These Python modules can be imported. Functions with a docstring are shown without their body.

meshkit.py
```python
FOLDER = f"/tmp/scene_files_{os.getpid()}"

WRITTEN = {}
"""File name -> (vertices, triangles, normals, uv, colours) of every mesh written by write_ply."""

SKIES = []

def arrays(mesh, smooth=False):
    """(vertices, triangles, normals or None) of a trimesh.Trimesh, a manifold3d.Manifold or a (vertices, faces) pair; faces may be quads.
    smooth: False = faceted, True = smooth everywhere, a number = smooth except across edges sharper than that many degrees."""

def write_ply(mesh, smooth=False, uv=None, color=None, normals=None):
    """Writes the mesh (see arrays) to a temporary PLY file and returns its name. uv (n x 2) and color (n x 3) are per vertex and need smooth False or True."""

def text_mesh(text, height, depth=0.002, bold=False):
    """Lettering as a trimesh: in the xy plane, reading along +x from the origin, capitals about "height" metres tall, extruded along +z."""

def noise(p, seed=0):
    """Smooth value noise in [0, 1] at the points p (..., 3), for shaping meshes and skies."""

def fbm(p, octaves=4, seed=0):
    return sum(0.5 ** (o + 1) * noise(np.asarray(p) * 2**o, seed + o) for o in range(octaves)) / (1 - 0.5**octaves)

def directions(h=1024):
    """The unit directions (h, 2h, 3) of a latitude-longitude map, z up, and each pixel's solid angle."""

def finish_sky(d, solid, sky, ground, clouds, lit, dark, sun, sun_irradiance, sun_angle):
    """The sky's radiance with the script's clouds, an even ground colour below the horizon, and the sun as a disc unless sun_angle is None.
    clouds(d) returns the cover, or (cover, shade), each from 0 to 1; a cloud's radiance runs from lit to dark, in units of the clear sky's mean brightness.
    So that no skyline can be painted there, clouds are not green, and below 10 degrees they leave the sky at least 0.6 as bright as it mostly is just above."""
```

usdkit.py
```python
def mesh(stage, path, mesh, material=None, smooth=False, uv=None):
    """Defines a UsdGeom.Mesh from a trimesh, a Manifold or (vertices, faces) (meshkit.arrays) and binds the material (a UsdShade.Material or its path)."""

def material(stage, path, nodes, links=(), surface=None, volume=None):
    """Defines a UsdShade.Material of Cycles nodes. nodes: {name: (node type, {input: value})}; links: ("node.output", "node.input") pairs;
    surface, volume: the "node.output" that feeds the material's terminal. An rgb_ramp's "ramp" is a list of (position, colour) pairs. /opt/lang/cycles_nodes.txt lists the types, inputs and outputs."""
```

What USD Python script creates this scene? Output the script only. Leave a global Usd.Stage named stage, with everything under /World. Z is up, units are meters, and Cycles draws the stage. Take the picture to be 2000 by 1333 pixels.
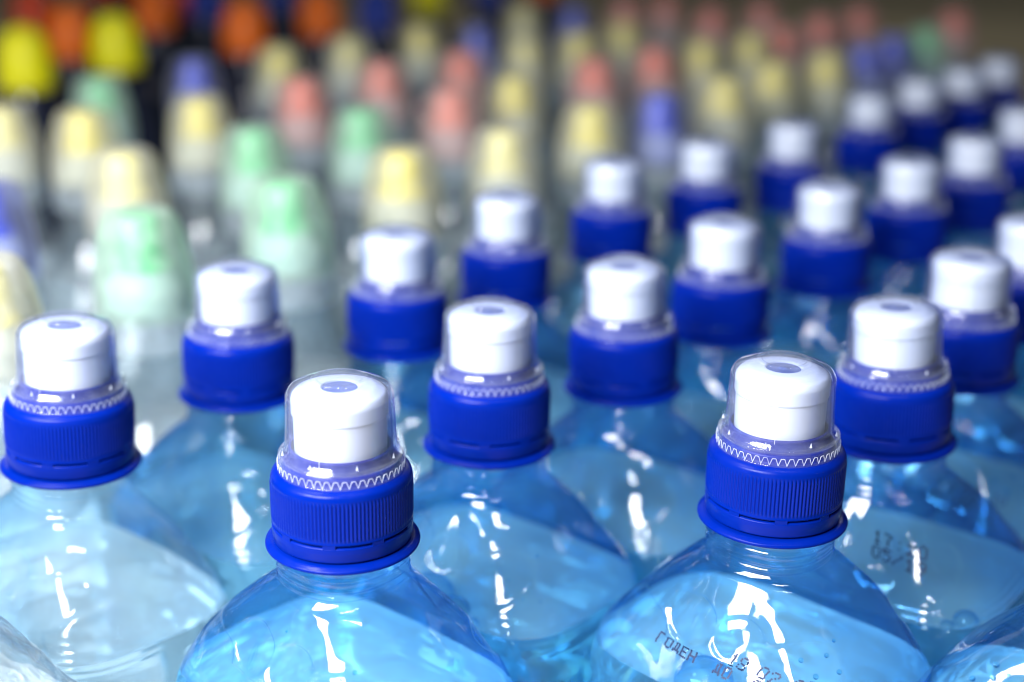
import math, random
import numpy as np
import trimesh
import usdkit
import meshkit
from pxr import Usd, UsdGeom, UsdLux, UsdShade, Gf, Sdf

random.seed(7)
MM = 0.001
stage = Usd.Stage.CreateInMemory()
UsdGeom.SetStageUpAxis(stage, 'Z')
UsdGeom.SetStageMetersPerUnit(stage, 1.0)
UsdGeom.Xform.Define(stage, '/World')

# ------------------------------------------------------------------ camera
FPX, PITCH, RISE = 2700.0, 0.325, 0.0980       # focal length in pixels of the 2000 px picture, tilt, height over the cap tops
TOP = 0.250                                    # height of the cap tops
EYE = TOP + RISE
cam = UsdGeom.Camera.Define(stage, '/World/camera')
cam.CreateHorizontalApertureAttr(36.0)
cam.CreateVerticalApertureAttr(36.0 * 682 / 1024)
cam.CreateFocalLengthAttr(36.0 * FPX / 2000)
cam.CreateClippingRangeAttr(Gf.Vec2f(0.01, 100))
cam.CreateFStopAttr(5.5)
cam.CreateFocusDistanceAttr(0.292)
cam.CreateExposureAttr(1.35)
cx = UsdGeom.Xformable(cam)
cx.AddTranslateOp().Set(Gf.Vec3d(0, 0, EYE))
cx.AddRotateXOp().Set(90 - math.degrees(PITCH))


def at(px, py, z=TOP):
    """Point at height z seen at pixel (px, py) of the 2000 px photograph."""
    x, v = (px - 1000) / FPX, (py - 666) / FPX
    cp, sp = math.cos(PITCH), math.sin(PITCH)
    fy, fz = cp - v * sp, -sp - v * cp
    t = (z - EYE) / fz
    return (x * t, fy * t)


def px_per_m(py, z=TOP):
    v = (py - 666) / FPX
    return FPX / ((EYE - z) / (math.sin(PITCH) + v * math.cos(PITCH)))


# ------------------------------------------------------------------ light
def mat(name, nodes, links=(), surface='p.BSDF', volume=None):
    return usdkit.material(stage, '/World/Looks/' + name, nodes, links, surface, volume)


dome = UsdLux.DomeLight.Define(stage, '/World/sky')
sky_m = mat('sky_light', {'b': ('background_shader', {'color': (0.80, 0.90, 1.0), 'strength': 0.032})}, surface='b.background')
UsdShade.MaterialBindingAPI.Apply(dome.GetPrim()).Bind(sky_m)


def rect(name, pos, look, w, h, power, color):
    l = UsdLux.RectLight.Define(stage, '/World/' + name)
    l.CreateWidthAttr(w); l.CreateHeightAttr(h); l.CreateIntensityAttr(power); l.CreateColorAttr(Gf.Vec3f(*color))
    p, q = Gf.Vec3d(*pos), Gf.Vec3d(*look)
    m = Gf.Matrix4d().SetLookAt(p, q, Gf.Vec3d(0, 0, 1) if abs((q - p).GetNormalized()[2]) < .99 else Gf.Vec3d(0, 1, 0)).GetInverse()
    UsdGeom.Xformable(l).AddTransformOp().Set(m)
    return l


rect('window_light', (-0.28, -0.02, 0.53), (-0.23, 0.09, 0.0), 0.34, 0.27, 19.0, (0.95, 0.975, 1.0))
rect('overhead_lamp', (-0.20, 0.28, 0.64), (-0.06, 0.32, 0.2), 0.10, 0.09, 13.0, (1.0, 0.99, 0.97))
rect('tube_lamp', (0.10, 0.10, 1.00), (0.05, 0.35, 0.2), 0.4, 0.010, 34.0, (1.0, 1.0, 1.0))
rect('far_window', (0.0, 3.6, 1.45), (0.0, 0.4, 0.25), 3.0, 1.1, 0.2, (0.92, 0.97, 1.0))

# ------------------------------------------------------------------ materials
def plastic(name, col, rough=0.35, sss=0.0, **k):
    n = {'p': ('principled_bsdf', {'base_color': col, 'roughness': rough, 'ior': 1.48, **k}),
         'g': ('geometry', {}),
         'n': ('noise_texture', {'scale': 900.0, 'detail': 2.0}),
         'b': ('bump', {'strength': 0.12, 'distance': 0.0002}),
         'w': ('noise_texture', {'scale': 160.0, 'detail': 4.0}), 'rr': ('map_range', {'from_min': 0.3, 'from_max': 0.7, 'to_min': rough - 0.1, 'to_max': rough + 0.12})}
    if sss:
        n['p'][1].update({'subsurface_weight': sss, 'subsurface_scale': 0.003, 'subsurface_radius': (1, 1, 1)})
    return mat(name, n, [('g.position', 'n.vector'), ('n.fac', 'b.height'), ('b.normal', 'p.normal'), ('g.position', 'w.vector'), ('w.fac', 'rr.value'), ('rr.result', 'p.roughness')])


def pane(name, tint, milk, milk_col, ior=1.5, rough=0.02, wav=0.0, wscale=60.0, edge=None):
    """Thin clear plastic: see-through with a sheen at grazing angles and a little haze."""
    n = {'t': ('transparent_bsdf', {'color': tint}),
         'g': ('glossy_bsdf', {'color': (1, 1, 1), 'roughness': rough}),
         'f': ('fresnel', {}), 'side': ('geometry', {}), 'i': ('mix_float', {'a': ior, 'b': 1.0 / ior}),
         'm1': ('mix_closure', {}),
         'd': ('diffuse_bsdf', {'color': milk_col}),
         'tl': ('translucent_bsdf', {'color': milk_col}),
         'dm': ('mix_closure', {'fac': 0.5}),
         'm2': ('mix_closure', {'fac': milk})}
    l = [('side.backfacing', 'i.fac'), ('i.result', 'f.IOR'), ('t.BSDF', 'm1.closure1'), ('g.BSDF', 'm1.closure2'), ('f.fac', 'm1.fac'), ('d.BSDF', 'dm.closure1'), ('tl.BSDF', 'dm.closure2'),
         ('m1.closure', 'm2.closure1'), ('dm.closure', 'm2.closure2')]
    n['hp'] = ('geometry', {}); n['hn'] = ('noise_texture', {'scale': 220.0, 'detail': 3.0}); n['hr'] = ('map_range', {'from_min': 0.35, 'from_max': 0.7, 'to_min': milk * 0.7, 'to_max': milk * 1.4})
    l += [('hp.position', 'hn.vector'), ('hn.fac', 'hr.value'), ('hr.result', 'm2.fac')]
    if edge is not None:                       # plastic seen edge-on is longer to look through: tint by the viewing angle
        n['lw'] = ('layer_weight', {'blend': 0.35}); n['ec'] = ('mix_color', {'a': tint, 'b': edge})
        l += [('lw.facing', 'ec.fac'), ('ec.result', 't.color')]
    if wav:
        n['pos'] = ('geometry', {}); n['nz'] = ('noise_texture', {'scale': wscale, 'detail': 2.0}); n['bp'] = ('bump', {'strength': 1.0, 'distance': wav})
        l += [('pos.position', 'nz.vector'), ('nz.fac', 'bp.height'), ('bp.normal', 'g.normal'), ('bp.normal', 'f.normal')]
    return mat(name, n, [x for x in l], surface='m2.closure')


def filled(name, tint, milk, milk_col, ior=1.34, wav=0.0006):
    """A bottle wall with water standing behind it."""
    n = {'g': ('glass_bsdf', {'color': tint, 'roughness': 0.0, 'IOR': ior}),
         'pos': ('geometry', {}), 'nz': ('noise_texture', {'scale': 45.0, 'detail': 2.0}), 'bp': ('bump', {'strength': 1.0, 'distance': wav}),
         'd': ('diffuse_bsdf', {'color': milk_col}), 'tl': ('translucent_bsdf', {'color': milk_col}), 'dm': ('mix_closure', {'fac': 0.5}),
         'm': ('mix_closure', {'fac': milk})}
    return mat(name, n, [('pos.position', 'nz.vector'), ('nz.fac', 'bp.height'), ('bp.normal', 'g.normal'), ('d.BSDF', 'dm.closure1'), ('tl.BSDF', 'dm.closure2'),
                         ('g.BSDF', 'm.closure1'), ('dm.closure', 'm.closure2')], surface='m.closure')


M = {}
M['blue'] = plastic('blue_cap_plastic', (0.0, 0.0115, 0.205), 0.28, specular_ior_level=0.10)
M['white'] = plastic('white_spout_plastic', (0.74, 0.75, 0.765), 0.4)
M['clear'] = pane('clear_overcap', (0.97, 0.98, 1.0), 0.06, (0.80, 0.84, 0.95), 1.5, 0.03, edge=(0.56, 0.63, 0.86))
M['collar'] = pane('clear_collar', (0.96, 0.98, 1.0), 0.06, (0.84, 0.89, 0.97), 1.5, 0.06)
M['pet'] = pane('blue_tinted_shell', (0.60, 0.875, 1.0), 0.005, (0.35, 0.72, 1.0), 1.55, 0.03, wav=0.0005, wscale=85.0, edge=(0.01, 0.34, 0.80))
M['water'] = filled('water_in_blue_shell', (0.62, 0.885, 1.0), 0.12, (0.24, 0.67, 1.0))
M['surface'] = filled('still_water', (0.93, 0.98, 1.0), 0.42, (0.95, 0.98, 1.0), 1.33, 0.0)
M['pet_pale'] = pane('pale_tinted_shell', (0.86, 0.955, 1.0), 0.01, (0.6, 0.8, 0.95), 1.55, 0.0, wav=0.0003, edge=(0.35, 0.68, 0.92))
M['water_pale'] = filled('water_in_pale_shell', (0.86, 0.96, 1.0), 0.10, (0.55, 0.80, 0.98))
M['bubble'] = pane('bubble_skin', (0.86, 0.95, 1.0), 0.01, (0.8, 0.9, 1.0), 1.33, 0.0, edge=(0.3, 0.6, 0.9))
M['droplet'] = mat('bead', {'p': ('glass_bsdf', {'color': (0.75, 0.92, 1), 'roughness': 0.0, 'IOR': 1.2})}, surface='p.BSDF')
M['print'] = plastic('date_ink', (0.001, 0.012, 0.06), 0.6)
M['clearpet'] = pane('clear_shell', (0.90, 0.945, 0.965), 0.07, (0.76, 0.82, 0.87), 1.5, 0.02, wav=0.0004, edge=(0.45, 0.52, 0.58))
M['clearwater'] = filled('water_in_clear_shell', (0.93, 0.97, 0.985), 0.22, (0.62, 0.73, 0.80))
M['neckring'] = pane('frosted_collar', (0.85, 0.9, 0.93), 0.42, (0.66, 0.74, 0.80), 1.5, 0.15)


# ------------------------------------------------------------------ mesh helpers
def lathe(prof, n=96, closed=False, radial=None):
    """prof: (radius, depth under the cap top) in mm -> mesh in metres, z = -depth. radial(theta, i) scales the radius."""
    P = np.array(prof, float)
    th = np.linspace(0, 2 * np.pi, n, endpoint=False)
    R = np.repeat(P[:, :1], n, 1)
    if radial is not None:
        R = radial(th[None, :], R, P[:, 1:2])
    V = np.stack([R * np.cos(th), R * np.sin(th), np.repeat(-P[:, 1:2], n, 1)], -1).reshape(-1, 3) * MM
    k = len(P)
    i, j = np.meshgrid(np.arange(k - 1), np.arange(n), indexing='ij')
    a, b, c, d = i * n + j, i * n + (j + 1) % n, (i + 1) * n + (j + 1) % n, (i + 1) * n + j
    F = np.concatenate([np.stack([a, d, c], -1).reshape(-1, 3), np.stack([a, c, b], -1).reshape(-1, 3)])
    m = trimesh.Trimesh(V, F, process=False)
    m.merge_vertices(); m.update_faces(m.nondegenerate_faces()); m.remove_unreferenced_vertices()
    return m


def bez(pts, n=6, r=0.35):
    """Rounds the corners of a profile a little."""
    P = [np.array(p, float) for p in pts]
    out = [P[0]]
    for a, b, c in zip(P[:-2], P[1:-1], P[2:]):
        la, lc = np.linalg.norm(a - b), np.linalg.norm(c - b)
        s = min(r, la * .45, lc * .45)
        p, q = b + (a - b) / la * s, b + (c - b) / lc * s
        for t in np.linspace(0, 1, n):
            out.append((1 - t) ** 2 * p + 2 * t * (1 - t) * b + t * t * q)
    return out + [P[-1]]


def rrect(th, a, b, rc):
    """Polar radius of a rounded rectangle with half sides a, b."""
    c, s = np.abs(np.cos(th)), np.abs(np.sin(th))
    rc = np.minimum(rc, np.minimum(a, b))
    with np.errstate(divide='ignore', invalid='ignore'):
        rx, ry = a / np.maximum(c, 1e-9), b / np.maximum(s, 1e-9)
        on_x, on_y = rx * s <= b - rc, ry * c <= a - rc
        px, py = a - rc, b - rc
        d = c * px + s * py
        arc = d + np.sqrt(np.maximum(d * d - (px * px + py * py - rc * rc), 0))
    return np.where(on_x, rx, np.where(on_y, ry, arc))


LEVEL, FOOT = 70.5, TOP / MM - 0.5       # water level and base, mm under the cap top
A_HALF, B_HALF = 28.6, 36.8


NECK = 44.4
dent = 0            # which of the few dent patterns is being built


def blue_radius(th, d):
    """Outline of the blue bottle at depth d (mm): a soft, bulging rounded square under a round neck."""
    t = np.clip((d - NECK) / 31.0, 0, 1)
    flare = np.clip((d - NECK) / 2.2, 0, 1)
    g = (1 - (1 - t) ** 1.55) * (0.55 + 0.45 * flare)
    rc = np.interp(d, [NECK, 47, 52, 62, 76, 300], [13.2, 12.0, 10.0, 11.0, 14, 13])
    a, b = 13.2 + (A_HALF - 13.2) * g, 13.2 + (B_HALF - 13.2) * g
    r = rrect(th, a, b, rc)
    n = 2.6 + 0 * th
    soft = 1.0 / ((np.abs(np.cos(th)) / a) ** 2.9 + (np.abs(np.sin(th)) / b) ** 2.9) ** (1 / 2.9)
    r = 0.42 * r + 0.58 * soft
    # four long pressed flutes running down from the neck, and a few dents
    w = np.exp(-((d - 57) / 8.0) ** 2)
    for c0 in (0.42, math.pi - 0.42, math.pi + 0.42, -0.42):
        e = np.mod(th - c0 + math.pi, 2 * math.pi) - math.pi
        r = r - 0.9 * w * np.exp(-(e / 0.2) ** 4)
    f = 2.2 if dent == 4 else 1.0
    q = np.stack([np.cos(th) * 2.6 * f + dent * 7.3, np.sin(th) * 2.6 * f + 0 * th, 0 * th + d / 11.0 * f], -1)
    r = r + (meshkit.fbm(q, 2, dent) - 0.5) * (4.2 if dent == 4 else 1.6) * np.clip((d - NECK - 2) / 8, 0, 1)
    # fine moulded ribs beside the corners just under the shoulder
    band = np.exp(-((d - 69.5) / 3.2) ** 4)
    near = np.exp(-((np.mod(th + math.pi, 2 * math.pi) - math.pi + 2.05) / 0.55) ** 4) + np.exp(-((np.mod(th + math.pi, 2 * math.pi) - math.pi - 1.1) / 0.5) ** 4)
    r = r + 0.15 * np.sin((d - 66) * 2 * np.pi / 1.7) * band * near
    # scalloped row of pressed discs across each wide panel
    for c0 in (math.pi, 0.0):
        arc = 31.0 * (np.mod(th - c0 + math.pi, 2 * math.pi) - math.pi)
        arc = arc * np.clip((d - 30) / 36.0, .5, 1)
        dist = np.maximum.reduce([R - np.hypot(arc - s0, (d - z0) * 1.35) for s0, z0, R in ((-6, 56.5, 6.6), (6.2, 57, 6.0), (18.5, 60, 8.0), (-19, 61, 7.0))] + [(d - 61.5) * 1.3 + 0 * arc - np.clip(np.abs(arc) - 22, 0, 99) * 3])
        r = r - 0.6 / (1 + np.exp(-np.clip(dist / 0.16, -40, 40)))
    # body grooves
    for z0 in (88, 112, 140, 172, 206):
        r = r - 0.8 * np.exp(-((d - z0) / 2.4) ** 2)
    foot = np.clip((d - (FOOT - 6)) / 6, 0, 1)
    return r - 4.0 * foot ** 2


def round_radius(th, d):
    """Outline of the clear round bottle."""
    t = np.clip((d - 50) / 46.0, 0, 1)
    g = t * t * (3 - 2 * t)
    r = 14.0 + 17.0 * g + 0 * th
    for z0 in (112, 130, 150, 180):
        r = r - 0.8 * np.exp(-((d - z0) / 2.0) ** 2)
    foot = np.clip((d - (FOOT - 6)) / 6, 0, 1)
    return r - 4.0 * foot ** 2


def skin(radius, depths, n=128, cap_top=False, cap_bottom=False):
    D = np.array(depths, float)
    th = np.linspace(0, 2 * np.pi, n, endpoint=False)
    T, Z = np.meshgrid(th, D)
    R = np.stack([radius(th, d) for d in D])
    V = np.stack([R * np.cos(T), R * np.sin(T), -Z], -1).reshape(-1, 3) * MM
    k = len(D)
    i, j = np.meshgrid(np.arange(k - 1), np.arange(n), indexing='ij')
    a, b, c, d = i * n + j, i * n + (j + 1) % n, (i + 1) * n + (j + 1) % n, (i + 1) * n + j
    F = [np.stack([a, d, c], -1).reshape(-1, 3), np.stack([a, c, b], -1).reshape(-1, 3)]
    if cap_bottom:
        o = len(V); V = np.vstack([V, [[0, 0, -D[-1] * MM]]])
        j = np.arange(n); F.append(np.stack([np.full(n, o), (k - 1) * n + (j + 1) % n, (k - 1) * n + j], -1))
    return trimesh.Trimesh(V, np.concatenate(F), process=False)


def water_top(radius, d, n=128, rings=26):
    """Water surface with the edge drawn a little up the wall."""
    th = np.linspace(0, 2 * np.pi, n, endpoint=False)
    R0 = radius(th, d)
    V = [[0, 0, -d * MM]]
    for q in range(1, rings + 1):
        s = 1 - (1 - q / rings) ** 1.8
        gap = R0 * (1 - s)
        lift = 1.1 * np.exp(-gap / 1.3) - 1.1
        V += list(np.stack([R0 * s * np.cos(th), R0 * s * np.sin(th), -(d - lift)], -1) * MM)
    V = np.array(V)
    F = []
    j = np.arange(n)
    F.append(np.stack([np.zeros(n, int), 1 + j, 1 + (j + 1) % n], -1))
    for q in range(rings - 1):
        a, b, c, e = 1 + q * n + j, 1 + q * n + (j + 1) % n, 1 + (q + 1) * n + (j + 1) % n, 1 + (q + 1) * n + j
        F += [np.stack([a, e, c], -1), np.stack([a, c, b], -1)]
    return trimesh.Trimesh(V, np.concatenate(F), process=False)


def tube(points, r, sides=5):
    P = np.array(points, float)
    out = []
    for a, b in zip(P[:-1], P[1:]):
        out.append(trimesh.creation.cylinder(radius=r, segment=[a, b], sections=sides))
    return trimesh.util.concatenate(out)


counts = {}


def numbered(name):
    counts[name] = counts.get(name, -1) + 1
    return name if counts[name] == 0 else f'{name}_{counts[name]:03d}'


def obj(name, mesh, m, parent, smooth=40):
    base = str(parent.GetPath())
    p, k = f'{base}/{name}', 0
    while stage.GetPrimAtPath(p):
        k += 1; p = f'{base}/{name}_{k:03d}'
    return usdkit.mesh(stage, p, mesh, M[m] if isinstance(m, str) else m, smooth).GetPrim()


def tag(o, label, cat, group=None, kind=None):
    o.SetCustomDataByKey('label', label)
    if cat: o.SetCustomDataByKey('category', cat)
    if group: o.SetCustomDataByKey('group', group)
    if kind: o.SetCustomDataByKey('kind', kind)


def thing(name, x, y, z, yaw=0.0, tilt=(0, 0), scale=None):
    X = UsdGeom.Xform.Define(stage, '/World/' + numbered(name))
    X.AddTranslateOp().Set(Gf.Vec3d(x, y, z))
    X.AddRotateXYZOp().Set(Gf.Vec3f(tilt[0], tilt[1], yaw))
    if scale: X.AddScaleOp().Set(Gf.Vec3f(*scale))
    return X.GetPrim()


# ------------------------------------------------------------------ setting
def sheet(name, x0, x1, y0, y1, z, m, label):
    v = [[x0, y0, z], [x1, y0, z], [x1, y1, z], [x0, y1, z]]
    p = usdkit.mesh(stage, '/World/' + name, (v, [[0, 1, 2, 3]]), m).GetPrim()
    tag(p, label, None, kind='structure')


floor_m = mat('tan_floor', {'p': ('principled_bsdf', {'roughness': 0.8}), 'g': ('geometry', {}), 'n': ('noise_texture', {'scale': 3.0, 'detail': 6.0}),
                            'r': ('rgb_ramp', {'ramp': [(0.3, (0.52, 0.40, 0.22)), (0.7, (0.62, 0.49, 0.28))]})},
              [('g.position', 'n.vector'), ('n.fac', 'r.fac'), ('r.color', 'p.base_color')])
sheet_m = mat('pale_sheet', {'p': ('principled_bsdf', {'roughness': 0.5}), 'g': ('geometry', {}), 'n': ('noise_texture', {'scale': 14.0, 'detail': 4.0}),
                             'r': ('rgb_ramp', {'ramp': [(0.3, (0.60, 0.68, 0.76)), (0.7, (0.74, 0.80, 0.86))]})},
              [('g.position', 'n.vector'), ('n.fac', 'r.fac'), ('r.color', 'p.base_color')])
sheet('floor', -20, 20, -4, 30, -0.004, floor_m, 'tan floor behind the bottles')
sheet('pallet_sheet', -1.2, 1.2, 0.1, 1.15, 0.0, sheet_m, 'pale sheet under the bottles')


# ------------------------------------------------------------------ the blue-capped bottle
def ribs(th, R, D):
    amp = 0.30 * np.clip((D - 21.6) / 0.8, 0, 1) * np.clip((30.2 - D) / 0.5, 0, 1)
    wave = np.abs(np.sin(th * 57)) - 0.5
    return R + amp * wave


def make_blue(t, shell, water):
    # shoulder: clear shell down to the water line; its rim sits in the water's edge
    d = list(np.linspace(36.0, NECK - .3, 26)) + list(np.linspace(NECK, NECK + 4, 14)) + list(np.linspace(NECK + 4.3, LEVEL, 72))
    def neck(th, d):
        r = blue_radius(th, d)
        return r + (0.45 * np.exp(-((d - 39.6) / 0.5) ** 2) + 0.35 * np.exp(-((d - 41.9) / 0.4) ** 2) + 0.5 * np.exp(-((d - 43.6) / 0.45) ** 2))
    obj('shoulder', skin(neck, d, 360), shell, t, True)
    d = list(np.linspace(LEVEL, 76, 44)) + list(np.linspace(76.8, FOOT - 7, 70)) + list(np.linspace(FOOT - 6, FOOT, 5))
    obj('bottle_body', skin(blue_radius, d, 360, cap_bottom=True), water, t, True)
    obj('water', water_top(blue_radius, LEVEL, 360), 'surface', t, True)
    # neck flange, tamper band, skirt
    obj('neck_flange', lathe(bez([(12.6, 35.2), (15.4, 35.5), (16.45, 36.1), (16.5, 36.7), (15.6, 37.2), (13.0, 37.3)], 4, .3)), 'blue', t, 50)
    band = obj('tamper_band', lathe(bez([(13.2, 31.7), (14.5, 31.55), (14.95, 31.8), (14.95, 33.0), (14.75, 35.0), (13.6, 35.3)], 4, .25)), 'blue', t, 50)
    parts = []
    for k in range(9):
        a = 2 * math.pi * k / 9 + .3
        b = trimesh.creation.box([0.9 * MM, 2.6 * MM, 0.9 * MM]); b.apply_translation([14.45 * MM, 0, -31.35 * MM])
        b.apply_transform(trimesh.transformations.rotation_matrix(a, [0, 0, 1])); parts.append(b)
    obj('bridge', trimesh.util.concatenate(parts), 'blue', band, False).SetCustomDataByKey('kind', 'stuff')
    prof = bez([(6.0, 17.4), (12.1, 17.5), (12.3, 19.4), (13.7, 19.6), (14.65, 20.4), (14.9, 21.4), (14.9, 21.5)], 6, .6)
    prof += [(14.9, z) for z in np.linspace(21.7, 30.4, 24)] + [(14.95, 30.6), (15.0, 30.8), (14.85, 31.1), (13.4, 31.2)]
    cap = obj('screw_cap', lathe(prof, 684, radial=ribs), 'blue', t, 35)
    obj('spout_seat', lathe(bez([(10.4, 14.6), (10.9, 14.8), (11.0, 18.6)], 4, .2)), 'blue', cap, 40)
    # white pull spout
    obj('spout', lathe(bez([(3.7, 6.0), (3.75, 1.95), (4.2, 1.75), (7.4, 2.0), (9.5, 2.8), (10.1, 4.0), (10.12, 7.2), (9.75, 7.6), (9.65, 16.2), (8, 16.3)], 6, .5)), 'white', t, 50)
    obj('spout_plug', lathe(bez([(0, 1.7), (0.8, 1.7), (1.2, 2.1), (3.68, 2.2)], 4, .3), 48), 'plug', t, 50)
    # clear overcap, outer and inner wall, with its ring of triangles
    outer = [(0, .25), (4.5, .2), (4.9, 0), (5.7, 0), (6.0, .3), (7.2, .65), (10.4, 2.0), (11.2, 3.3), (11.45, 10), (11.7, 15.0), (12.1, 15.7), (12.5, 16.0)]
    inner = [(12.2, 17.2), (11.5, 16.4), (10.95, 15.4), (10.75, 10), (10.4, 3.8), (9.8, 2.7), (7.2, 1.5), (4.4, 1.1), (0, 1.1)]
    over = obj('overcap', lathe(bez(outer, 5, .5)), 'clear', t, 50)
    obj('inner_wall', lathe(bez(inner, 4, .4)), 'clear', over, 50)
    obj('rim', lathe(bez([(12.3, 16.0), (13.05, 16.0), (13.2, 16.35), (12.9, 16.6), (12.4, 16.6)], 3, .15)), 'collar', over, 50)
    obj('lower_rim', lathe(bez([(12.4, 19.3), (13.2, 19.2), (13.35, 19.55), (13.1, 19.85), (12.4, 19.9)], 3, .15)), 'collar', over, 50)
    obj('collar', lathe([(12.95, 16.5), (13.05, 19.2)]), 'collar', over, 50)
    zz = []
    for k in range(46):
        for s, dz in ((0.0, 19.15), (0.30, 17.6), (0.70, 17.6)):
            a = 2 * math.pi * (k + s) / 46
            zz.append([13.3 * math.cos(a) * MM, 13.3 * math.sin(a) * MM, -dz * MM])
    zz.append(zz[0])
    obj('zigzag_ring', tube(zz, 0.075 * MM), 'zig', over, False)
    obj('mould_seam', tube([[11.5 * MM * math.cos(3.6), 11.5 * MM * math.sin(3.6), -3.6 * MM], [11.56 * MM * math.cos(3.6), 11.56 * MM * math.sin(3.6), -10 * MM], [11.8 * MM * math.cos(3.6), 11.8 * MM * math.sin(3.6), -15 * MM]], .07 * MM, 6), 'zig', over, True)
    pins = []
    for k in range(8):
        a = 2 * math.pi * (k + .4) / 8
        b = trimesh.creation.cone(0.3 * MM, 1.1 * MM, sections=6); b.apply_translation([12.4 * math.cos(a) * MM, 12.4 * math.sin(a) * MM, -15.6 * MM]); pins.append(b)
    obj('snap_nib', trimesh.util.concatenate(pins), 'zig', over, False).SetCustomDataByKey('kind', 'stuff')


M['plug'] = plastic('slate_blue_plug', (0.05, 0.09, 0.28), 0.5, specular_ior_level=0.1)
M['zig'] = pane('ridge_catching_light', (0.95, 0.97, 1), 0.55, (0.82, 0.85, 0.95), 1.5, 0.1)

YAW = 51.0
BG = 'blue-capped water bottles packed in rows'
BLUE = [  # pixel of the cap top, label, extras
    ((663, 740), 'sharp blue-capped water bottle nearest the camera, left of the other sharp one'),
    ((1532, 703), 'sharp blue-capped water bottle with a printed date on its shoulder'),
    ((127, 622), 'slightly soft blue-capped bottle standing nearest the left edge'),
    ((957, 594), 'blue-capped bottle directly behind the gap between the two sharp front bottles'),
    ((1752, 583), 'blue-capped bottle touching the right shoulder of the sharp bottle with the printed date'),
    ((461, 514), 'blue-capped bottle in front of the frosted green cap, behind the nearest bottle'),
    ((1220, 505), 'blue-capped bottle two places behind the nearest one, mid picture with a clear frosty skirt'),
    ((1900, 490), 'blue-capped bottle close to the right edge, behind the one touching the dated bottle'),
    ((775, 442), 'blue-capped bottle standing just in front of the large pale yellow dome'),
    ((1417, 422), 'blurred blue-capped bottle in the middle row, third from the nearest sharp bottle'),
    ((990, 370), 'blurred blue-capped bottle below the broad cream dome'),
    ((1622, 355), 'blurred blue-capped bottle in the middle row, fourth from the nearest sharp bottle'),
    ((1200, 308), 'blurred blue-capped bottle below the yellow dome right of centre'),
    ((1782, 305), 'blurred blue-capped bottle in the middle row, fifth from the nearest sharp bottle'),
    ((1383, 268), 'blurred blue-capped bottle right beside the small blue dome'),
    ((1908, 262), 'blurred blue-capped bottle in the middle row, sixth from the nearest sharp bottle'),
    ((1552, 234), 'blurred blue-capped bottle of the edge row, next before the darkening far end'),
    ((1702, 178), 'dim blue-capped bottle of the edge row, first of the dark far ones'),
    ((1800, 150), 'dim blue-capped bottle of the edge row, second of the dark far ones'),
    ((1884, 130), 'dim blue-capped bottle of the edge row, third of the dark far ones'),
    ((1955, 108), 'dim blue-capped bottle at the far end of the edge row'),
    ((2002, 205), 'dim blue-capped bottle cut by the right edge, high in the picture'),
    ((2015, 425), 'blue-capped bottle cut by the right edge at mid height'),
    ((-262, 800), 'bottle shoulder cut off by the lower left corner'),
    ((2165, 800), 'bottle shoulder with small bubbles cut off by the lower right corner'),
]
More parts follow.
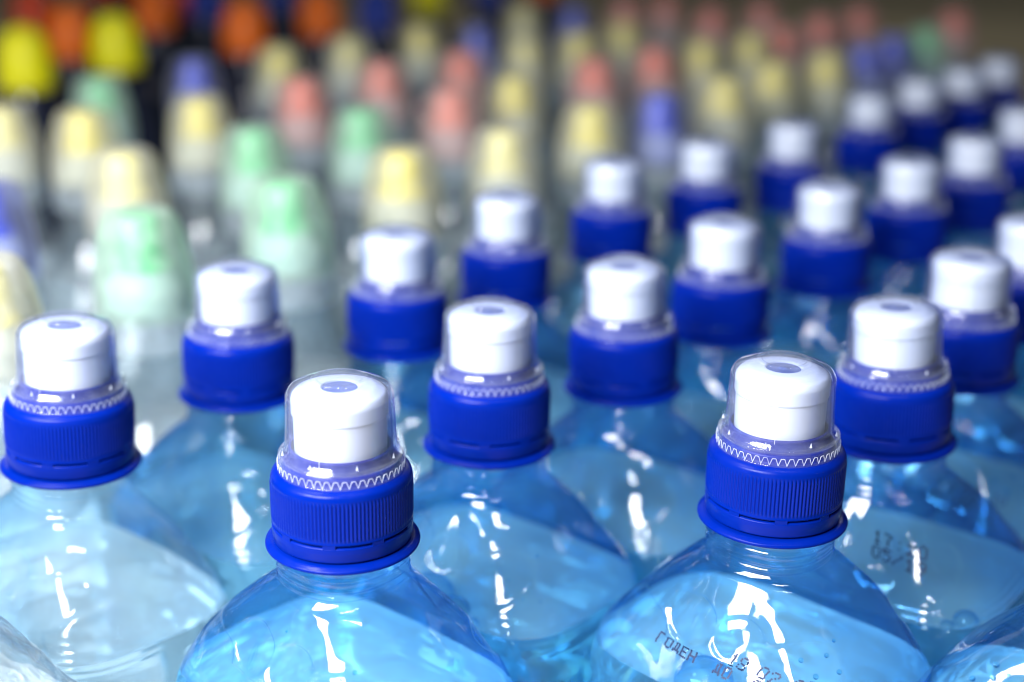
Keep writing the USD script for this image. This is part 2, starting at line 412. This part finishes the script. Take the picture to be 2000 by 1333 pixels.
def spread(pts, hx, hy, yaw, rounds=60):
    """Nudges bottles that would stand inside one another apart, along the rows."""
    P = np.array(pts, float)
    c, q = math.cos(yaw), math.sin(yaw)
    for _ in range(rounds):
        for i in range(len(P)):
            for j in range(i):
                e = P[i] - P[j]
                u, v = e[0] * c + e[1] * q, -e[0] * q + e[1] * c
                gu, gv = 2 * hx - abs(u), 2 * hy - abs(v)
                if gu > 0 and gv > 0:
                    if gu < gv: s = np.array([c, q]) * math.copysign(gu / 2, u)
                    else: s = np.array([-q, c]) * math.copysign(gv / 2, v)
                    P[i] += s * 1.0          # the one further back gives way
    return P


GLYPHS = {'0': '0E 11 11 11 11 11 0E', '1': '04 0C 04 04 04 04 0E', '2': '0E 11 01 02 04 08 1F', '5': '1F 10 1E 01 01 11 0E', '7': '1F 01 02 04 04 04 04',
          '8': '0E 11 11 0E 11 11 0E', '9': '0E 11 11 0F 01 02 0C', ':': '00 04 00 00 00 04 00', '.': '00 00 00 00 00 00 04', '/': '01 01 02 04 08 10 10', ' ': '00 00 00 00 00 00 00',
          'Г': '1F 10 10 10 10 10 10', 'О': '0E 11 11 11 11 11 0E', 'Д': '06 0A 0A 0A 0A 1F 11', 'Е': '1F 10 10 1E 10 10 1F', 'Н': '11 11 11 1F 11 11 11'}


def date_print(lines, az0, depth0, yaw, height=3.0, dot=0.29, lead=4.2, slant=0.10):
    """Ink-jet dots on the shoulder: rows of 5 x 7 dot characters, starting at world azimuth az0 (degrees)."""
    out, pitch = [], height / 6
    for row, text in enumerate(lines):
        u = 0.0
        for ch in text:
            for r, bits in enumerate(GLYPHS[ch].split()):
                for c in range(5):
                    if int(bits, 16) >> (4 - c) & 1:
                        w = u + c * pitch * .8 + random.uniform(-.05, .05)
                        d = depth0 + row * lead * .75 + r * pitch * .75 + w * slant
                        th = math.radians(az0 - yaw)
                        for _ in range(12):
                            th += w / 12 / float(blue_radius(np.array(th), d))
                        e = 1e-3
                        def P(th, d):
                            rr = float(blue_radius(np.array(th), d)); return np.array([rr * math.cos(th), rr * math.sin(th), -d])
                        p = P(th, d); nrm = np.cross(P(th + e, d) - p, P(th, d - e) - p); nrm /= np.linalg.norm(nrm)
                        m = trimesh.creation.cylinder(radius=dot * MM, height=0.05 * MM, sections=7)
                        m.apply_transform(trimesh.geometry.align_vectors([0, 0, 1], nrm)); m.apply_translation((p + nrm * 0.06) * MM); out.append(m)
            u += pitch * .8 * 6.2
    return trimesh.util.concatenate(out)


def bubble(az, R, yaw, gap=0.6, squash=0.8):
    th = math.radians(az - yaw)
    r = float(blue_radius(np.array(th), LEVEL)) - R - gap
    m = trimesh.creation.icosphere(4, R * MM)
    m = m.slice_plane([0, 0, -R * 0.25 * MM], [0, 0, 1])
    m.vertices[:, 2] *= squash
    m.apply_translation([r * math.cos(th) * MM, r * math.sin(th) * MM, -(LEVEL + 0.3) * MM])
    return m


def beads(spots, yaw):
    """Round drops sitting on the inside of the shoulder: (azimuth, depth, radius)."""
    out = []
    for az, d, R in spots:
        th = math.radians(az - yaw); r = float(blue_radius(np.array(th), d)) - R * .6
        m = trimesh.creation.icosphere(2, R * MM); m.apply_translation([r * math.cos(th) * MM, r * math.sin(th) * MM, -d * MM]); out.append(m)
    return out


SRC = {}
made = []
spots = spread([at(*p) for p, _ in BLUE], 0.0267, 0.0345, math.radians(YAW))
WITH = (0, 1, 3, 4, 24)
LEAN = {0: 1.0, 1: 0.8, 2: 3.2, 3: 0.6, 4: -2.0, 5: 2.0}      # leaning to the right, degrees


def lean(k, yaw):
    a, b = LEAN.get(k, random.uniform(-.9, 1.1)), random.uniform(-.6, .6)
    y = math.radians(yaw)
    return (a * math.sin(y) + b * math.cos(y), a * math.cos(y) - b * math.sin(y))


FIRST = [5, 6, 9, 2, 23]              # the bottles the others of their kind refer to
for k in FIRST + [i for i in range(len(BLUE)) if i not in FIRST]:
    label = BLUE[k][1]
    x, y = spots[k]
    yaw = YAW + random.uniform(-3, 3) + (180 if random.random() < .4 and k not in WITH else 0)
    near = k < 8
    t = thing('water_bottle', x, y, TOP + random.uniform(-.5, .5) * MM, yaw, lean(k, yaw))
    tag(t, label, 'bottle', BG)
    kind = {2: 3, 23: 4}[k] if k in (2, 23) else {0: 0, 1: 1, 3: 2, 4: 0}.get(k, k % 3)
    if kind not in SRC:
        SRC[kind] = t
        dent = kind
        make_blue(t, *((('pet_pale', 'water_pale') if kind == 3 else ('clearpet', 'clearwater')) if kind >= 3 else ('pet', 'water')))
    else:
        t.GetReferences().AddInternalReference(SRC[kind].GetPath())
        if k not in WITH:
            t.SetInstanceable(True)
    dent = kind
    BUB = {0: [(-88, 3.2), (-98, 1.6), (-80, 1.2)], 1: [(-138, 6.6), (-108, 5.4), (-93, 2.2), (-88, 1.3), (-122, 1.5)], 3: [(-135, 6.2), (-110, 4.2), (-97, 1.8)], 4: [(-70, 3.0), (-79, 1.6)], 24: [(160, 3.0), (172, 1.8)]}
    for az, R in BUB.get(k, []):
        obj('bubble', bubble(az, R, yaw), 'bubble', t, True)
    if k == 1:
        obj('date_print', date_print(['        18 02 20', 'ГОДЕН  ДО  00'], -160, 58.6, yaw, 2.7, .25, 3.6, 0.05), 'print', t, False)
        for m in beads([(-84, 57, .55), (-79, 59.5, .6), (-72, 56.5, .5), (-69, 59, .55), (-66, 54.5, .4)], yaw): obj('droplet', m, 'droplet', t, True)
    if k in (0, 3):
        for j in range(7):
            m = beads([(random.uniform(-130, -60), random.uniform(50, 64), random.uniform(.22, .5))], yaw)[0]
            obj('droplet', m, 'droplet', t, True)
    if k == 4:
        obj('date_print', date_print(['17:20', '05/19'], -112, 53.5, yaw, 3.0, .27), 'print', t, False)
    if k == 24:
        for m in beads([(-172, 52, .6), (-168, 54, .7), (-164, 52.5, .5), (-160, 55, .6), (-176, 56, .6), (-166, 58, .7)], yaw): obj('droplet', m, 'droplet', t, True)
    made.append((x, y, 'blue'))

# ------------------------------------------------------------------ frosted-dome bottles
def make_domed(t, hue, pale, spout_r):
    sm = M['spout_' + hue]
    d = list(np.linspace(44, 96, 36))
    lv = 74.0
    obj('shoulder', skin(round_radius, [z for z in d if z < lv] + [lv], 64), 'clearpet', t, True)
    d = list(np.linspace(lv, FOOT - 7, 60)) + list(np.linspace(FOOT - 6, FOOT, 4))
    obj('bottle_body', skin(round_radius, d, 64, cap_bottom=True), 'clearwater', t, True)
    obj('water', water_top(round_radius, lv, 64, 10), 'surface', t, True)
    obj('neck_collar', lathe(bez([(13.0, 33.6), (15.4, 33.6), (15.8, 34.2), (15.8, 43.5), (14.0, 44.5), (13.4, 44.6)], 4, .5), 64), 'neckring', t, 50)
    obj('dome', lathe(bez([(0, 0), (8.4, .2), (10.8, 1.7), (13.0, 7.0), (14.9, 16), (15.8, 26), (15.9, 33.5)], 6, 1.6), 64), M['dome_' + hue], t, 60)
    obj('spout', lathe(bez([(0, 1.6), (4.6, 1.6), (6.0, 3.0), (spout_r - .6, 8), (spout_r, 15.5), (spout_r + 1.5, 18.5)], 5, .8), 48), sm, t, 50)
    obj('spout_base', lathe(bez([(spout_r - 2, 17.9), (spout_r + 1.3, 18.6), (12.6, 25), (13.2, 32), (8, 32.4)], 5, .8), 48), M['base'], t, 50)


HUES = {'green': (0.03, 0.45, 0.16), 'yellow': (0.78, 0.68, 0.03), 'red': (0.78, 0.12, 0.015), 'pink': (0.78, 0.19, 0.09), 'blue': (0.0, 0.05, 0.50), 'cream': (0.74, 0.68, 0.22)}
for h, c in HUES.items():
    M['spout_' + h] = plastic('spout_' + h, c, 0.4)
    w = [(0.83 if h in ('green', 'yellow', 'cream') else 0.74) + (0.17 if h in ('green', 'yellow', 'cream') else 0.26) * v / max(c) for v in c]
    M['dome_' + h] = pane('frosted_dome_' + h, tuple(w), 0.18 if h == 'blue' else 0.42, tuple(0.76 * a for a in w), 1.5, 0.4)
M['base'] = plastic('pale_spout_base', (0.40, 0.45, 0.50), 0.5)
DG = 'bottles under frosted domes over coloured spouts'
DOMED = [
    (270, 408, 'green', 'frosted dome with a green spout, lowest and largest of the green domes'),
    (555, 345, 'green', 'broad pale green dome behind two blue caps, left of the yellow dome'),
    (240, 290, 'cream', 'cream dome with a yellow spout, directly behind the lowest green dome'),
    (495, 245, 'green', 'dome with a strongly green spout, behind the broad pale green dome'),
    (160, 212, 'yellow', 'yellow dome up and left of the cream dome'),
    (192, 148, 'green', 'small green dome under the right opaque yellow cap'),
    (388, 186, 'yellow', 'yellow dome in front of the lone blue spout on the left'),
    (377, 112, 'blue', 'dome with a dark blue spout between the dark bottles and yellow dome'),
    (588, 150, 'red', 'orange-red dome behind the strongly green spout'),
    (543, 88, 'yellow', 'yellow dome under the middle orange cap'),
    (680, 72, 'cream', 'pale cream dome under the right orange cap'),
    (706, 208, 'green', 'green dome between orange-red and pink domes'),
    (745, 118, 'pink', 'pink dome behind the green dome left of centre'),
    (900, 98, 'red', 'red dome right above a pink dome, left of the yellow column'),
    (880, 172, 'pink', 'pink dome directly in front of a red dome'),
    (785, 288, 'yellow', 'large pale yellow dome behind a blue-capped bottle left of centre'),
    (985, 248, 'cream', 'broad cream dome above a blurred blue cap at centre'),
    (1005, 145, 'yellow', 'bright yellow dome above the broad cream dome'),
    (1155, 202, 'yellow', 'yellow dome above a blurred blue cap right of centre'),
    (1162, 112, 'red', 'red dome behind the yellow dome right of centre'),
    (1290, 180, 'blue', 'small dome with a blue spout in front of a red dome'),
    (1280, 90, 'red', 'red dome directly behind the small blue dome'),
    (1025, 70, 'cream', 'dull cream dome in the pale column above the bright yellow dome'),
    (1130, 62, 'yellow', 'dull yellow dome up and left of the red dome right of centre'),
    (822, 48, 'yellow', 'yellow dome below the olive yellow opaque cap'),
    (932, 50, 'blue', 'dim blue dome left of the pale column'),
    (1120, 12, 'blue', 'dim blue dome at the top edge right of the small orange cap'),
    (1218, 42, 'yellow', 'dull yellow dome below a faint pink dome'),
    (1222, -2, 'pink', 'faint pink dome at the top edge above a dull yellow dome'),
    (1300, -8, 'pink', 'faint pink dome cut by the top edge, left of a dark red one'),
    (1390, 14, 'red', 'dark red dome near the top, above two yellow domes'),
    (1372, 78, 'yellow', 'yellow dome under the dark red dome'),
    (1416, 148, 'yellow', 'bright yellow dome left of the edge row of blue caps'),
    (1468, 64, 'yellow', 'dull yellow dome under a faint pink dome right of centre'),
    (1490, 4, 'pink', 'faint pink dome near the top, left of three red ones'),
    (1530, 50, 'red', 'dull red dome, lowest of the three red ones at upper right'),
    (1512, 118, 'yellow', 'muted yellow dome behind the edge row, right of the bright yellow one'),
    (1605, 28, 'red', 'orange-red dome, middle of the three red ones at upper right'),
    (1682, 12, 'red', 'red dome highest of the three red ones at upper right'),
    (1616, 100, 'yellow', 'muted yellow dome nearest the dark far bottles'),
    (1690, 86, 'blue', 'dim blue dome behind the first of the dark far bottles'),
    (1746, 68, 'blue', 'dim blue dome left of the green one at upper right'),
    (1812, 52, 'green', 'dark green dome at upper right, alone among blue and red'),
    (1866, 18, 'red', 'pale red dome nearest the upper right corner'),
    (1022, 10, 'cream', 'dull cream dome at the top of the pale column'),
    (-34, 352, 'blue', 'dome with a violet-blue spout cut by the left edge'),
    (-42, 500, 'cream', 'pale yellow dome cut by the left edge at mid height'),
    (0, 205, 'cream', 'cream dome cut by the left edge under the opaque yellow cap'),
]
dsrc = {}
for (px, py, hue, label) in DOMED:
    x, y = at(px, py)
    t = thing('domed_bottle', x, y, TOP, random.uniform(0, 360))
    tag(t, label, 'bottle', DG)
    if hue not in dsrc:
        dsrc[hue] = t
        make_domed(t, hue, 0, 7.8)
    else:
        t.GetReferences().AddInternalReference(dsrc[hue].GetPath()); t.SetInstanceable(True)
    made.append((x, y, hue))


# ------------------------------------------------------------------ dark bottles with opaque domed caps
def make_dark(t, hue):
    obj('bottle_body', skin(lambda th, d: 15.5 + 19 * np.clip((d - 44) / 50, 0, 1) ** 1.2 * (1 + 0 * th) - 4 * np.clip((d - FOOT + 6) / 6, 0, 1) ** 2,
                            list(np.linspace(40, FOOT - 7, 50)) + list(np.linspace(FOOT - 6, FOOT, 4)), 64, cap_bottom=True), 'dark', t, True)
    obj('cap', lathe(bez([(0, 0), (7, .8), (13, 5), (17, 13), (18.2, 22), (18.3, 23)], 6, 3) + [(18.6, 23.4), (19.0, 24), (19.0, 40), (17.5, 41), (15, 41)], 180,
                     radial=lambda th, R, D: R + 0.25 * np.cos(th * 45) * (D > 24) * (D < 40)), M['cap_' + hue], t, 45)
    obj('neck_ring', lathe(bez([(14, 41.5), (18.5, 41.8), (18.5, 43), (15, 43.4)], 3, .3), 64), M['cap_' + hue], t, 45)


for h, c in {'yellow': (0.80, 0.74, 0.0), 'orange': (0.85, 0.15, 0.0), 'navy': (0.004, 0.03, 0.30), 'crimson': (0.62, 0.05, 0.008)}.items():
    M['cap_' + h] = plastic('cap_' + h, c, 0.45)
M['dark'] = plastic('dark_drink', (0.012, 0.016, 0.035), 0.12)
KG = 'dark bottles with opaque coloured domed caps'
DARK = [
    (40, 50, 'yellow', 'opaque yellow cap on a dark bottle at the left edge, lower of two yellow'),
    (220, 25, 'yellow', 'opaque yellow cap on a dark bottle above the small green dome'),
    (132, 8, 'orange', 'opaque orange cap between the two opaque yellow caps'),
    (475, 0, 'orange', 'opaque orange cap above the yellow dome, middle one on a dark bottle'),
    (622, -22, 'orange', 'opaque orange cap furthest right of the large ones, cut by the top edge'),
    (295, -28, 'orange', 'opaque orange cap cut by the top edge, right of the yellow ones'),
    (58, -30, 'crimson', 'dark red cap cut by the top edge above the opaque yellow cap'),
    (735, -30, 'navy', 'navy blue cap cut by the top edge, right of the orange ones'),
    (400, -45, 'navy', 'navy blue cap cut by the top edge between two orange caps'),
    (835, -55, 'yellow', 'olive yellow opaque cap cut by the top edge, right of the navy one'),
    (955, -62, 'navy', 'navy cap at the top edge above the dim blue dome'),
    (1060, -75, 'orange', 'orange cap just showing at the top edge over the pale column'),
    (545, -60, 'navy', 'navy cap at the top edge between the two large orange caps'),
    (345, -48, 'crimson', 'dark red cap at the top edge above the lone dark gap left of centre'),
    (255, -85, 'orange', 'dull orange cap furthest back at the top edge, behind the opaque yellow caps'),
    (200, -70, 'crimson', 'dark red cap at the top edge behind the yellow cap'),
]
ksrc = {}
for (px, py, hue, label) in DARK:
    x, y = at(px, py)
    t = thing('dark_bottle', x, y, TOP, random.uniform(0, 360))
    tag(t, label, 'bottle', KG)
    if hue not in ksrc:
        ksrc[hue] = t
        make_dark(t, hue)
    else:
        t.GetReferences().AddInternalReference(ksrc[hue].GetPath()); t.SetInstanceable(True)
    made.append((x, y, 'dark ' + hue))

if __name__ == '__main__':
    import os
    if os.environ.get('DBG'):
        for i, a in enumerate(made):
            for b in made[:i]:
                d = math.hypot(a[0] - b[0], a[1] - b[1])
                if d < 0.056: print(f'{d*1000:.0f}mm', a[2], [round(v, 3) for v in a[:2]], b[2], [round(v, 3) for v in b[:2]])
        print('scale', px_per_m(50) / 1000, px_per_m(740) / 1000)
